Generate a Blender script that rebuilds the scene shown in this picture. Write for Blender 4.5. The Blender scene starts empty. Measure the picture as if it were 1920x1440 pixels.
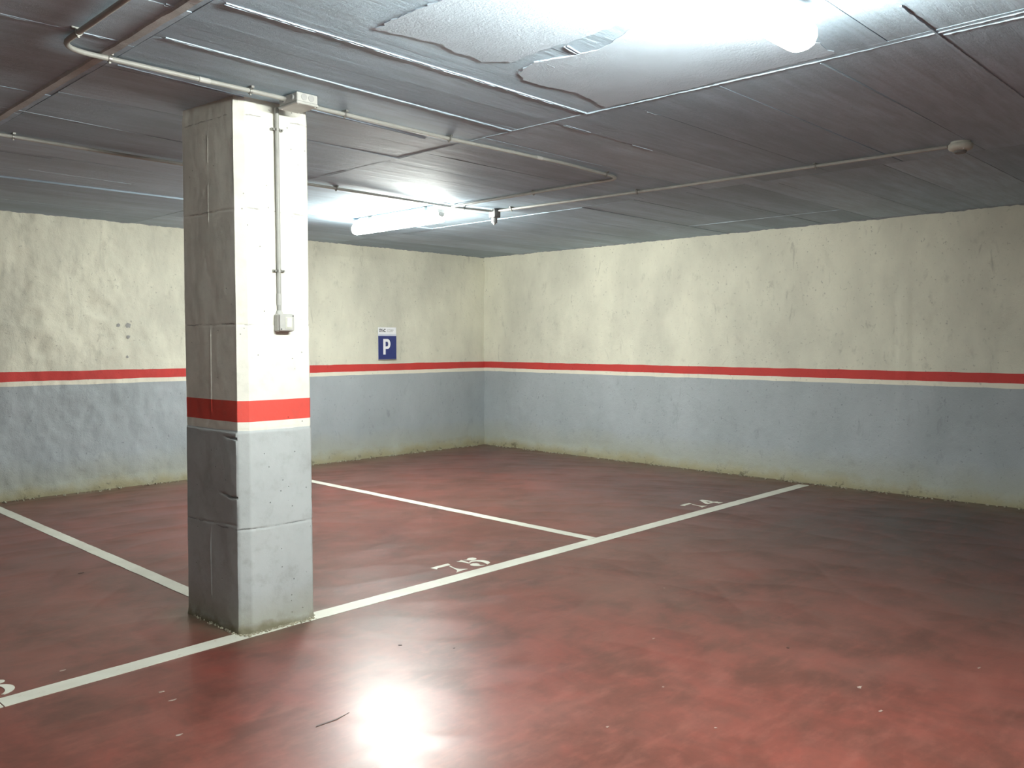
import bpy, math, random
import numpy as np
from mathutils import Vector, Matrix

random.seed(7)
sc = bpy.context.scene
COL = sc.collection
H = 2.582                      # ceiling height

# ------------------------------------------------------------------ camera
AZ = math.radians(44.17); PITCH = math.atan(79 / 1598)
cd = bpy.data.cameras.new('camera'); cam = bpy.data.objects.new('camera', cd); COL.objects.link(cam)
cam.location = (0, 0, 1.418)
fw = Vector((math.cos(AZ) * math.cos(PITCH), math.sin(AZ) * math.cos(PITCH), -math.sin(PITCH)))
cam.rotation_euler = fw.to_track_quat('-Z', 'Y').to_euler()
cd.sensor_width = 36; cd.lens = 1598 / 1920 * 36; cd.clip_start = 0.05
sc.camera = cam

# ------------------------------------------------------------------ light and exposure
w = bpy.data.worlds.new('world'); sc.world = w; w.use_nodes = True
w.node_tree.nodes['Background'].inputs[0].default_value = (0.5, 0.52, 0.6, 1)
w.node_tree.nodes['Background'].inputs[1].default_value = 0.02
LAMP_NEAR, LAMP_FAR, LAMP_FILL = 105.0, 97.0, 26.0
sc.view_settings.view_transform = 'Standard'; sc.view_settings.look = 'None'
sc.view_settings.gamma = 1; sc.view_settings.use_curve_mapping = False
sc.view_settings.exposure = 1.45
sc.cycles.max_bounces = 10; sc.cycles.diffuse_bounces = 7
sc.cycles.sample_clamp_indirect = 6
sc.cycles.use_denoising = True

# ------------------------------------------------------------------ numpy noise
_r = np.random.RandomState(3); _T = _r.rand(4, 256, 256)
def noise(x, y, k=0):
    x = np.asarray(x, float) + 1000; y = np.asarray(y, float) + 1000
    xi = np.floor(x).astype(int); yi = np.floor(y).astype(int)
    fx = x - xi; fy = y - yi; fx = fx * fx * (3 - 2 * fx); fy = fy * fy * (3 - 2 * fy)
    T = _T[k % 4]; a = xi & 255; b = (xi + 1) & 255; c = yi & 255; d = (yi + 1) & 255
    return ((T[a, c] * (1 - fx) + T[b, c] * fx) * (1 - fy) + (T[a, d] * (1 - fx) + T[b, d] * fx) * fy) * 2 - 1
def fbm(x, y, k=0, o=4):
    s = 0; a = 1.0
    for i in range(o):
        s = s + a * noise(x * 2 ** i + 17 * i, y * 2 ** i + 5 * i, k + i); a *= 0.5
    return s / 1.9
def smooth(e0, e1, x):
    t = np.clip((x - e0) / (e1 - e0), 0, 1); return t * t * (3 - 2 * t)

# ------------------------------------------------------------------ materials
class NT:
    def __init__(s, name):
        s.m = bpy.data.materials.new(name); s.m.use_nodes = True
        s.t = s.m.node_tree; s.b = s.t.nodes['Principled BSDF']
        s.co = s.t.nodes.new('ShaderNodeTexCoord').outputs['Object']
    def n(s, typ, ins=None, **kw):
        nd = s.t.nodes.new(typ)
        for k, v in kw.items(): setattr(nd, k, v)
        for k, v in (ins or {}).items():
            if isinstance(v, bpy.types.NodeSocket): s.t.links.new(v, nd.inputs[k])
            else: nd.inputs[k].default_value = v
        return nd
    def map(s, scale, loc=(0, 0, 0), rot=(0, 0, 0)):
        return s.n('ShaderNodeMapping', {'Vector': s.co, 'Scale': scale, 'Location': loc, 'Rotation': rot}).outputs[0]
    def noise(s, scale, detail=4, rough=0.55, vec=None, dist=0.0):
        return s.n('ShaderNodeTexNoise', {'Vector': vec if vec is not None else s.co, 'Scale': scale, 'Detail': detail, 'Roughness': rough, 'Distortion': dist}).outputs['Fac']
    def ramp(s, fac, stops, interp='LINEAR'):
        r = s.n('ShaderNodeValToRGB', {'Fac': fac}); cr = r.color_ramp; cr.interpolation = interp
        while len(cr.elements) < len(stops): cr.elements.new(0.5)
        for e, (p, c) in zip(cr.elements, stops):
            e.position = p; e.color = (*c, 1) if len(c) == 3 else c
        return r.outputs[0]
    def rng(s, v, a, b, c=0.0, d=1.0):
        return s.n('ShaderNodeMapRange', {'Value': v, 'From Min': a, 'From Max': b, 'To Min': c, 'To Max': d}).outputs[0]
    def mix(s, fac, a, b, mode='MIX'):
        nd = s.n('ShaderNodeMix', data_type='RGBA', blend_type=mode)
        for i, v in ((0, fac), (6, a), (7, b)):
            if isinstance(v, bpy.types.NodeSocket): s.t.links.new(v, nd.inputs[i])
            else: nd.inputs[i].default_value = (*v, 1) if isinstance(v, tuple) and len(v) == 3 else v
        return nd.outputs[2]
    def math(s, op, a, b=0.0, clamp=False):
        nd = s.n('ShaderNodeMath', operation=op, use_clamp=clamp)
        for i, v in enumerate((a, b)):
            if isinstance(v, bpy.types.NodeSocket): s.t.links.new(v, nd.inputs[i])
            else: nd.inputs[i].default_value = v
        return nd.outputs[0]
    def sep(s):
        return s.n('ShaderNodeSeparateXYZ', {'Vector': s.co}).outputs
    def set(s, **kw):
        for k, v in kw.items():
            k = k.replace('_', ' ')
            if isinstance(v, bpy.types.NodeSocket): s.t.links.new(v, s.b.inputs[k])
            else: s.b.inputs[k].default_value = (*v, 1) if isinstance(v, tuple) and len(v) == 3 else v
    def bump(s, h, dist, strength=1.0):
        s.t.links.new(s.n('ShaderNodeBump', {'Height': h, 'Distance': dist, 'Strength': strength}).outputs[0], s.b.inputs['Normal'])

def add(nt, *terms):
    o = terms[0]
    for t in terms[1:]: o = nt.math('ADD', o, t)
    return o

def wall_paint(name, base, dark, dirt=False, rough=0.75, fine=0.003):
    m = NT(name)
    big = m.noise(1.3, 5, 0.6, m.map((1, 1, 0.6)))
    col = m.mix(m.rng(big, 0.35, 0.68), base, dark)
    sm = m.noise(9, 5, 0.65, m.map((1, 1, 0.7)))
    col = m.mix(m.rng(sm, 0.60, 0.78, 0, 0.45), col, tuple(c * 0.62 for c in dark))
    sc_ = m.noise(7, 6, 0.7, m.map((1.4, 1.4, 0.55), (3, 3, 1), (0, 0.35, 0)), 0.6)
    col = m.mix(m.rng(sc_, 0.61, 0.72, 0, 0.42), col, tuple(c * 0.5 for c in dark))
    # the left end of the back wall is rougher and dirtier
    lm = m.rng(m.sep()[0], 5.2, 2.4)
    sc2 = m.noise(4.5, 8, 0.72, m.map((1.5, 1.5, 0.5), (1, 3, 6), (0, 0.3, 0)), 0.5)
    col = m.mix(m.math('MULTIPLY', m.rng(sc2, 0.50, 0.68, 0, 0.42), lm), col, tuple(c * 0.55 for c in dark))
    fleck = m.noise(38, 3, 0.5)
    col = m.mix(m.rng(fleck, 0.66, 0.73, 0, 0.55), col, tuple(c * 0.5 for c in dark))
    if dirt:
        z = m.sep()[2]
        n1 = m.noise(3.5, 5, 0.6)
        zz = m.math('ADD', z, m.math('MULTIPLY', m.math('SUBTRACT', n1, 0.5), 0.22))
        col = m.mix(m.rng(zz, 0.05, 0.36, 0.75, 0), col, (0.36, 0.36, 0.27))
        col = m.mix(m.rng(zz, 0.02, 0.13, 0.9, 0), col, (0.29, 0.26, 0.155))
        n2 = m.noise(14, 4, 0.7)
        col = m.mix(m.math('MULTIPLY', m.rng(n2, 0.56, 0.66), m.rng(zz, 0.02, 0.12, 0.85, 0)), col, (0.10, 0.085, 0.05))
    m.set(Base_Color=col, Roughness=rough)
    b = add(m, m.math('MULTIPLY', m.noise(22, 4, 0.6), 0.7), m.math('MULTIPLY', m.noise(110, 2, 0.5), 0.3))
    m.bump(b, fine * 2.2, 0.8)
    return m.m

CREAM = (0.73, 0.715, 0.595); CREAM_D = (0.53, 0.52, 0.44)
GREY = (0.385, 0.42, 0.445); GREY_D = (0.31, 0.345, 0.36)
RED = (0.56, 0.045, 0.038); RED_D = (0.46, 0.04, 0.035)
M = {}
M['cream'] = wall_paint('cream_wall_paint', CREAM, CREAM_D)
M['grey'] = wall_paint('grey_wall_paint', GREY, GREY_D, dirt=True)
M['red'] = wall_paint('red_stripe_paint', RED, RED_D, fine=0.002)
M['white'] = wall_paint('white_stripe_paint', (0.78, 0.74, 0.62), (0.70, 0.67, 0.56), fine=0.002)

def col_paint(name, base, dirt=False):
    m = NT(name)
    dk = tuple(c * 0.86 for c in base)
    col = m.mix(m.rng(m.noise(3, 4, 0.6), 0.4, 0.7), base, dk)
    pits = m.n('ShaderNodeTexVoronoi', {'Vector': m.co, 'Scale': 21.0, 'Randomness': 1.0}).outputs['Distance']
    pk = m.math('MULTIPLY', m.rng(m.math('ADD', pits, m.math('MULTIPLY', m.noise(90, 3), 0.08)), 0.10, 0.13, 1, 0), m.rng(m.noise(5, 2), 0.50, 0.53))
    col = m.mix(m.math('MULTIPLY', pk, 0.75), col, tuple(c * 0.25 for c in base))
    z = m.sep()[2]
    wob = m.math('MULTIPLY', m.math('SUBTRACT', m.noise(6, 6, 0.7), 0.5), 0.035)
    for sz in (0.512, 1.503, 2.055, 2.50):          # thin broken dark lines along the formwork lift joints
        dd = m.math('ABSOLUTE', m.math('SUBTRACT', m.math('ADD', z, wob), sz))
        k = m.math('MULTIPLY', m.rng(dd, 0.001, 0.004, 0.75, 0), m.rng(m.noise(11, 3), 0.44, 0.56))
        col = m.mix(k, col, tuple(c * 0.3 for c in base))
    col = m.mix(m.math('MULTIPLY', m.rng(m.noise(12, 5, 0.7), 0.52, 0.72, 0, 0.30), m.rng(z, 0.0, 1.2, 1, 0.4)), col, (0.16, 0.15, 0.12))
    if dirt:
        zz = m.math('ADD', z, m.math('MULTIPLY', m.math('SUBTRACT', m.noise(9, 5, 0.6), 0.5), 0.12))
        col = m.mix(m.rng(zz, 0.0, 0.2, 0.7, 0), col, (0.30, 0.285, 0.2))
        col = m.mix(m.rng(zz, 0.01, 0.05, 0.85, 0), col, (0.15, 0.13, 0.075))
    m.set(Base_Color=col, Roughness=0.62)
    b = add(m, m.math('MULTIPLY', m.noise(30, 4, 0.6), 0.5), m.math('MULTIPLY', m.noise(160, 2), 0.2), m.math('MULTIPLY', pk, -1.2))
    m.bump(b, 0.0022, 0.7)
    return m.m
M['ccream'] = col_paint('column_cream_paint', (0.78, 0.775, 0.70))
M['cgrey'] = col_paint('column_grey_paint', (0.43, 0.46, 0.465), True)
M['cred'] = col_paint('column_red_paint', (0.70, 0.075, 0.055))

# ceiling: grey-painted board-marked concrete
def ceil_paint(name, base, seed=0.0):
    m = NT(name)
    g = m.noise(6, 7, 0.68, m.map((0.45, 5, 1), (seed, seed * 2, 0)))            # board grain
    g2 = m.noise(1.3, 6, 0.62, m.map((0.8, 2.0, 1), (seed * 3, seed, 0)), 0.4)    # weathering
    pl = m.n('ShaderNodeTexNoise', {'Vector': m.map((0.02, 1, 1), (seed, 0, 0)), 'Scale': 7.5, 'Detail': 1.0}).outputs['Fac']   # single boards
    dk = tuple(c * 0.62 for c in base)
    col = m.mix(m.rng(g2, 0.34, 0.70), base, tuple(c * 0.74 for c in base))
    col = m.mix(m.rng(g, 0.40, 0.72, 0, 0.7), col, dk)
    col = m.mix(m.rng(pl, 0.45, 0.60, 0, 0.30), col, dk)
    col = m.mix(m.rng(m.noise(70, 3, 0.6), 0.60, 0.75, 0, 0.35), col, dk)
    m.set(Base_Color=col, Roughness=0.7)
    b = add(m, m.math('MULTIPLY', g, 1.0), m.math('MULTIPLY', m.rng(pl, 0.44, 0.56), 0.35), m.math('MULTIPLY', m.noise(60, 3, 0.6, m.map((0.5, 1, 1))), 0.45), m.math('MULTIPLY', m.noise(220, 2), 0.2))
    m.bump(b, 0.005, 0.9)
    return m.m
M['ceil'] = ceil_paint('ceiling_grey_paint', (0.48, 0.62, 0.74))
M['ceil2'] = ceil_paint('ceiling_grey_paint_light', (0.53, 0.67, 0.79), 3.1)
M['ceil3'] = ceil_paint('ceiling_grey_paint_dark', (0.42, 0.54, 0.65), 7.7)
M['ridge'] = ceil_paint('ceiling_grout_ridge', (0.52, 0.64, 0.74), 1.7)
M['strip'] = ceil_paint('ceiling_joint_strip', (0.56, 0.58, 0.58), 5.2)
def patch_mat():
    m = NT('rough_ceiling_plaster')
    n = m.noise(120, 4, 0.6)
    m.set(Base_Color=m.mix(m.rng(m.noise(4), 0.35, 0.7), (0.50, 0.60, 0.70), (0.44, 0.53, 0.62)), Roughness=0.8)
    m.bump(add(m, n, m.math('MULTIPLY', m.noise(40, 3), 0.7)), 0.0035, 0.7)
    return m.m
M['patch'] = patch_mat()
M['edge'] = ceil_paint('ceiling_paint_overspill', (0.26, 0.27, 0.28), 2.2)

def floor_mat():
    m = NT('red_painted_concrete')
    x, y, z = m.sep()
    big = m.noise(0.75, 6, 0.62, m.map((1, 1.25, 1), (2.3, 0.4, 0)), 0.6)
    med = m.noise(2.6, 6, 0.66, m.map((1.5, 0.8, 1), (0, 0, 0), (0, 0, 0.5)), 0.8)
    fine = m.noise(11, 5, 0.7)
    red = m.mix(m.rng(med, 0.36, 0.66), (0.184, 0.046, 0.034), (0.122, 0.035, 0.026))
    red = m.mix(m.rng(fine, 0.5, 0.8, 0, 0.45), red, (0.095, 0.036, 0.029))
    # dust film: more towards the right-hand wall and left of the column, broken up by noise
    dx = m.rng(m.math('SUBTRACT', x, m.math('MULTIPLY', y, 0.15)), 2.9, 5.8); dy = m.rng(y, 3.0, 8.4, 0, 0.12)
    d = m.math('ADD', m.math('MULTIPLY', dx, m.rng(y, 6.5, 2.5, 0.25, 0.75)), dy)
    d = m.math('ADD', d, m.rng(big, 0.34, 0.74, -0.30, 0.42))
    left = m.math('MULTIPLY', m.rng(x, 2.6, 1.0), m.rng(y, 2.6, 3.4, 0, 0.32)); d = m.math('ADD', d, left)
    d = m.rng(d, 0.0, 1.0, 0.02, 0.88)
    col = m.mix(d, red, m.mix(m.rng(x, 4.5, 7.0), (0.105, 0.076, 0.062), (0.048, 0.041, 0.039)))
    # silt at the foot of the walls
    n = m.math('MULTIPLY', m.math('SUBTRACT', m.noise(2.5, 5, 0.6), 0.5), 0.35)
    wy = m.rng(m.math('ADD', y, n), 8.1, 8.5, 0, 0.85); wx = m.rng(m.math('ADD', x, n), 7.8, 8.2, 0, 0.9)
    col = m.mix(m.math('MAXIMUM', wy, wx), col, (0.125, 0.105, 0.068))
    # silt round the column foot
    ax = m.math('MAXIMUM', m.math('SUBTRACT', m.math('ABSOLUTE', m.math('SUBTRACT', x, 2.19)), 0.20), 0.0)
    ay = m.math('MAXIMUM', m.math('SUBTRACT', m.math('ABSOLUTE', m.math('SUBTRACT', y, 4.02)), 0.27), 0.0)
    dc = m.math('ADD', m.math('SQRT', m.math('ADD', m.math('MULTIPLY', ax, ax), m.math('MULTIPLY', ay, ay))), m.math('MULTIPLY', m.math('SUBTRACT', m.noise(7, 4), 0.5), 0.12))
    col = m.mix(m.rng(dc, 0.02, 0.22, 0.85, 0), col, (0.115, 0.095, 0.066))
    # worn darker patches, lighter scuffed patches
    sc_ = m.noise(2.3, 9, 0.66, m.map((1.0, 1.0, 1), (4, 1, 0), (0, 0, -0.35)), 0.4)
    col = m.mix(m.rng(sc_, 0.46, 0.62, 0, 0.72), col, (0.078, 0.028, 0.020))
    lt = m.noise(3.1, 9, 0.70, m.map((0.7, 1.7, 1), (9, 3, 0), (0, 0, 0.45)), 0.3)
    col = m.mix(m.rng(lt, 0.50, 0.72, 0, 0.38), col, (0.25, 0.088, 0.068))
    lt2 = m.noise(9, 7, 0.7, m.map((0.6, 1.6, 1), (1, 7, 0), (0, 0, 0.2)))
    col = m.mix(m.rng(lt2, 0.50, 0.68, 0, 0.40), col, (0.24, 0.09, 0.07))
    m.set(Base_Color=col)
    r = m.rng(sc_, 0.35, 0.65, 0.282, 0.305)
    # arcs left by the power trowel: sheen changes along overlapping circles
    def arcs(cx, cy, f, seed):
        ax = m.math('SUBTRACT', x, cx); ay = m.math('SUBTRACT', y, cy)
        dd = m.math('SQRT', m.math('ADD', m.math('MULTIPLY', ax, ax), m.math('MULTIPLY', ay, ay)))
        ph = m.math('ADD', m.math('MULTIPLY', dd, f), m.math('MULTIPLY', m.noise(0.9, 1.5, 0.4, m.map((1, 1, 1), (seed, seed, 0))), 2.2))
        fr = m.math('FRACT', ph)
        tri = m.math('MINIMUM', fr, m.math('MULTIPLY', m.math('SUBTRACT', 1.0, fr), 9.0))
        return m.math('MULTIPLY', tri, m.rng(m.noise(1.7, 2, 0.5, m.map((1, 1, 1), (seed * 2, 5, 0))), 0.42, 0.62))
    sweep = m.math('ADD', arcs(3.1, 3.4, 2.6, 3.0), arcs(1.0, 1.3, 2.9, 8.0))
    r = m.math('ADD', r, m.math('MULTIPLY', sweep, 0.09))
    r = m.math('ADD', r, m.rng(lt2, 0.4, 0.7, 0, 0.03))
    r = m.math('ADD', r, m.math('MULTIPLY', d, 0.08))
    m.set(Roughness=r, Specular_IOR_Level=0.42)
    b = add(m, m.math('MULTIPLY', m.noise(2.4, 4, 0.5), 0.55), m.math('MULTIPLY', m.noise(60, 3, 0.6), 0.03))
    m.bump(b, 0.006, 0.5)
    return m.m
M['floor'] = floor_mat()

def plain(name, col, rough=0.5, var=0.08, metal=0.0, bump=0.0):
    m = NT(name)
    m.set(Base_Color=m.mix(m.rng(m.noise(14, 4), 0.35, 0.7), col, tuple(c * (1 - var * 2) for c in col)), Roughness=rough, Metallic=metal)
    if bump: m.bump(m.noise(90, 3), bump, 0.6)
    return m.m
def line_paint():
    m = NT('white_floor_paint')
    col = m.mix(m.rng(m.noise(3, 5, 0.6), 0.35, 0.7), (0.66, 0.66, 0.58), (0.54, 0.53, 0.46))
    col = m.mix(m.rng(m.noise(26, 4, 0.7), 0.64, 0.72, 0, 0.5), col, (0.35, 0.2, 0.16))
    m.set(Base_Color=col, Roughness=0.5); m.bump(m.noise(80), 0.0006, 0.5)
    return m.m
M['line'] = line_paint()
M['pvc'] = plain('grey_plastic_conduit', (0.37, 0.37, 0.345), 0.45)
M['clip'] = plain('dull_metal_clip', (0.30, 0.30, 0.28), 0.45, metal=0.6)
M['box'] = plain('pale_grey_plastic', (0.47, 0.47, 0.45), 0.45)
M['box2'] = plain('mid_grey_plastic', (0.18, 0.18, 0.18), 0.5)
M['knock'] = plain('grey_rubber_knockout', (0.36, 0.36, 0.355), 0.5)
M['rocker'] = plain('white_plastic', (0.82, 0.82, 0.80), 0.35, 0.02)
M['dark'] = plain('dark_grey_plastic', (0.10, 0.10, 0.10), 0.5)
M['ivory'] = plain('ivory_plastic', (0.60, 0.61, 0.54), 0.5)
M['navy'] = plain('navy_blue_print', (0.022, 0.035, 0.16), 0.4, 0.03)
M['signwhite'] = plain('white_sign_board', (0.80, 0.81, 0.84), 0.4, 0.02)
M['paleblue'] = plain('pale_blue_print', (0.60, 0.64, 0.72), 0.4, 0.02)
M['ink'] = plain('dark_ink', (0.10, 0.10, 0.11), 0.5)
M['ink2'] = plain('light_grey_ink', (0.48, 0.48, 0.48), 0.5)
M['filler'] = plain('grey_filler', (0.33, 0.33, 0.32), 0.8)
M['crumb'] = plain('mortar_crumb', (0.38, 0.35, 0.26), 0.9, 0.2)
M['chip'] = plain('pale_floor_scrape', (0.33, 0.25, 0.215), 0.7)
M['scar'] = plain('dark_floor_scar', (0.08, 0.045, 0.04), 0.6)
M['housing'] = plain('white_lamp_housing', (0.75, 0.75, 0.74), 0.4)
def emis(name, s):
    m = NT(name); m.set(Base_Color=(0.8, 0.8, 0.8), Emission_Color=(0.96, 1.0, 0.93), Emission_Strength=s, Roughness=0.4); return m.m

# ------------------------------------------------------------------ mesh helpers
class MB:
    """collects geometry for one mesh"""
    def __init__(s): s.v = []; s.f = []
    def box(s, c, d, rot=None, taper=0.0, bevel=0.0):
        cx, cy, cz = c; x, y, z = d[0] / 2, d[1] / 2, d[2] / 2
        if bevel <= 0:
            pts = [(-x, -y, -z), (x, -y, -z), (x, y, -z), (-x, y, -z), (-x, -y, z), (x, -y, z), (x, y, z), (-x, y, z)]
            fs = [(0, 3, 2, 1), (4, 5, 6, 7), (0, 1, 5, 4), (1, 2, 6, 5), (2, 3, 7, 6), (3, 0, 4, 7)]
        else:
            b = bevel; pts = []; fs = []
            idx = {}
            for sx in (-1, 1):
                for sy in (-1, 1):
                    for sz in (-1, 1):
                        for a in range(3):
                            p = [sx * (x - b), sy * (y - b), sz * (z - b)]
                            p[a] = (sx * x, sy * y, sz * z)[a]
                            idx[(sx, sy, sz, a)] = len(pts); pts.append(tuple(p))
            for a in range(3):
                o = [i for i in range(3) if i != a]
                for sg in (-1, 1):
                    q = []
                    for u, v_ in ((-1, -1), (1, -1), (1, 1), (-1, 1)):
                        k = [0, 0, 0]; k[a] = sg; k[o[0]] = u; k[o[1]] = v_; q.append(idx[(*k, a)])
                    fs.append(tuple(q))
            for a in range(3):
                for b2 in range(a + 1, 3):
                    c3 = 3 - a - b2
                    for sa in (-1, 1):
                        for sb in (-1, 1):
                            k1 = [0, 0, 0]; k1[a] = sa; k1[b2] = sb; k1[c3] = -1
                            k2 = list(k1); k2[c3] = 1
                            fs.append((idx[(*k1, a)], idx[(*k2, a)], idx[(*k2, b2)], idx[(*k1, b2)]))
            for sx in (-1, 1):
                for sy in (-1, 1):
                    for sz in (-1, 1):
                        fs.append(tuple(idx[(sx, sy, sz, a)] for a in range(3)))
        base = len(s.v)
        for p in pts:
            p = Vector(p)
            if rot: p = rot @ p
            s.v.append((p.x + cx, p.y + cy, p.z + cz))
        s.f += [tuple(i + base for i in f) for f in fs]
        return s
    def prism(s, poly, z0, z1, xf=None):
        """2D polygon extruded; xf maps (x,y,z)->world"""
        base = len(s.v); n = len(poly)
        area = sum(poly[i][0] * poly[(i + 1) % n][1] - poly[(i + 1) % n][0] * poly[i][1] for i in range(n))
        if area < 0: poly = poly[::-1]
        for z in (z0, z1):
            for p in poly:
                q = (p[0], p[1], z); s.v.append(tuple(xf(q)) if xf else q)
        s.f.append(tuple(range(base + n, base + 2 * n))); s.f.append(tuple(range(base + n - 1, base - 1, -1)))
        for i in range(n):
            j = (i + 1) % n; s.f.append((base + i, base + j, base + n + j, base + n + i))
        return s
    def tube(s, pts, r, seg=12, caps=True):
        pts = [Vector(p) for p in pts]; base = len(s.v); n = len(pts); up = None
        for i, p in enumerate(pts):
            t = (pts[min(i + 1, n - 1)] - pts[max(i - 1, 0)]).normalized()
            if up is None:
                up = Vector((0, 0, 1)) if abs(t.z) < 0.9 else Vector((1, 0, 0))
            a = t.cross(up).normalized(); b = a.cross(t).normalized(); up = b
            rr = r[i] if isinstance(r, (list, tuple)) else r
            for k in range(seg):
                an = 2 * math.pi * k / seg
                s.v.append(tuple(p + a * math.cos(an) * rr + b * math.sin(an) * rr))
        for i in range(n - 1):
            for k in range(seg):
                k2 = (k + 1) % seg
                s.f.append((base + i * seg + k, base + i * seg + k2, base + (i + 1) * seg + k2, base + (i + 1) * seg + k))
        if caps:
            s.f.append(tuple(base + k for k in range(seg))[::-1]); s.f.append(tuple(base + (n - 1) * seg + k for k in range(seg)))
        return s
    def build(s, name, mat, parent=None, smooth=False):
        me = bpy.data.meshes.new(name); me.from_pydata(s.v, [], s.f); me.validate()
        import bmesh
        bm = bmesh.new(); bm.from_mesh(me); bmesh.ops.recalc_face_normals(bm, faces=bm.faces); bm.to_mesh(me); bm.free()
        me.materials.append(mat)
        if smooth:
            me.polygons.foreach_set('use_smooth', [True] * len(me.polygons))
            try: me.set_sharp_from_angle(angle=math.radians(40))
            except Exception: pass
        o = bpy.data.objects.new(name, me); COL.objects.link(o)
        if parent: o.parent = parent; o.matrix_parent_inverse = Matrix.Identity(4); o.location = -Vector(parent.location) if parent.type == 'EMPTY' else (0, 0, 0)
        return o

def grid_mesh(name, P, mat, parent=None, close=False):
    """P: (rows, cols, 3) array -> quad sheet"""
    r, c, _ = P.shape
    me = bpy.data.meshes.new(name)
    v = P.reshape(-1, 3)
    i = np.arange(r * c).reshape(r, c)
    if close: i = np.concatenate([i, i[:, :1]], 1)
    q = np.stack([i[:-1, :-1], i[:-1, 1:], i[1:, 1:], i[1:, :-1]], -1).reshape(-1, 4)
    me.vertices.add(len(v)); me.vertices.foreach_set('co', v.astype(np.float32).ravel())
    me.loops.add(q.size); me.loops.foreach_set('vertex_index', q.astype(np.int32).ravel())
    me.polygons.add(len(q)); me.polygons.foreach_set('loop_start', np.arange(0, q.size, 4, dtype=np.int32))
    me.polygons.foreach_set('use_smooth', np.ones(len(q), bool))
    me.update(calc_edges=True); me.materials.append(mat)
    o = bpy.data.objects.new(name, me); COL.objects.link(o)
    if parent: o.parent = parent
    return o

def tag(o, label=None, cat=None, group=None, kind=None):
    if label: o['label'] = label
    if cat: o['category'] = cat
    if group: o['group'] = group
    if kind: o['kind'] = kind
    return o
def empty(name, loc):
    o = bpy.data.objects.new(name, None); COL.objects.link(o); o.location = loc; o.empty_display_size = 0.05; return o

# ================================================================== THE SETTING
XW, YW = 8.2, 8.5                 # right-hand wall plane, back wall plane
XL, YF = -6.5, -6.5               # far sides of the garage behind the camera
floor = tag(MB().box(((XL + XW) / 2, (YF + YW) / 2, -0.1), (XW - XL + 0.6, YW - YF + 0.6, 0.2)).build('floor', M['floor']), kind='structure')

# ---- walls: hand-troweled plaster coats over a flat core, painted in bands
def bumps(s, z, k, rough):
    d = 0.010 * fbm(s * 0.9, z * 0.9, k, 3) + rough * 0.007 * fbm(s * 3.4 + z * 1.3, z * 2.1, k + 1, 4) + rough * 0.0028 * fbm(s * 16, z * 11, k + 2, 3)
    # troweled scars
    n = noise(s * 6 - z * 2.5, z * 4 + s, k + 3)
    d = d - rough * 0.004 * smooth(0.45, 0.8, n)
    return d
def wall_bands(parent, s_arr, to_world, disp, k, mats, zoff=0.0):
    e = lambda z, a, f, kk: z + a * fbm(s_arr * f, s_arr * 0 + kk * 3.3, k, 3)
    b = [np.full_like(s_arr, -0.01), e(1.018, 0.006, 5, 1), e(1.062, 0.005, 6, 2), e(1.148, 0.004, 6, 3), e(2.572, 0.008, 9, 4) + 0.007 * fbm(s_arr * 34, s_arr * 0 + 4, k, 3), np.full_like(s_arr, 2.66)]
    names = ['grey_dado', 'white_stripe', 'red_stripe', 'cream_plaster', 'ceiling_paint_edge']
    labels = ['grey painted lower part with brown grime along the floor', 'thin white stripe under the red one', 'red painted stripe', 'cream upper plaster', 'ragged dark grey overspill along the ceiling']
    for i in range(5):
        rows = max(3, int((b[i + 1].mean() - b[i].mean()) / 0.022))
        t = np.linspace(0, 1, rows)[:, None]
        Z = b[i][None] * (1 - t) + b[i + 1][None] * t
        S = np.broadcast_to(s_arr[None], Z.shape)
        D = disp(S, Z)
        P = np.stack(to_world(S, Z, D), -1)
        o = grid_mesh(names[i], P, mats[i], parent); o['label'] = labels[i]
WM = [M['grey'], M['white'], M['red'], M['cream'], M['edge']]

wb = tag(MB().box(((XL + XW) / 2, YW + 0.13, 1.3), (XW - XL + 0.5, 0.2, 2.75)).build('wall_back', M['cream']), kind='structure')
s = np.concatenate([np.linspace(XL, 1.0, 60), np.arange(1.02, XW + 0.03, 0.02)])
def disp_back(S, Z):
    rough = 1.0 + 1.6 * smooth(5.5, 3.0, S)
    d = bumps(S, Z, 0, rough)
    c = np.exp(-((S - XW) / 0.05) ** 2)
    d = d + c * 0.012 * fbm(Z * 4, Z * 0 + 2, 1, 3)
    d = d + 0.02 * smooth(0.12, 0.0, Z + 0.04 * fbm(S * 4, S * 0, 2, 3))    # coved foot
    return d
wall_bands(wb, s, lambda S, Z, D: (S, YW - D, Z), disp_back, 0, WM)

wr = tag(MB().box((XW + 0.13, (YF + YW) / 2, 1.3), (0.2, YW - YF + 0.5, 2.75)).build('wall_right', M['cream']), kind='structure')
s = np.concatenate([np.linspace(YF, 1.0, 60), np.arange(1.02, YW + 0.03, 0.02)])
def disp_right(S, Z):
    d = bumps(S, Z, 2, 0.95)
    cx = 2.90 + 0.012 * fbm(Z * 3, Z * 0, 1, 3)                              # proud strip of refilled plaster
    g = smooth(0.07, 0.035, np.abs(S - cx)) * smooth(0.45, 0.8, Z) * smooth(1.97, 1.90, Z)
    d = d + g * (0.007 + 0.004 * fbm(S * 20, Z * 9, 0, 3))
    c = np.exp(-((S - YW) / 0.06) ** 2)
    d = d + c * 0.03 * fbm(Z * 3, Z * 0, 0, 3)
    d = d + 0.02 * smooth(0.12, 0.0, Z + 0.04 * fbm(S * 4, S * 0, 3, 3))
    return d
wall_bands(wr, s, lambda S, Z, D: (XW - D, S, Z), disp_right, 1, WM)

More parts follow.
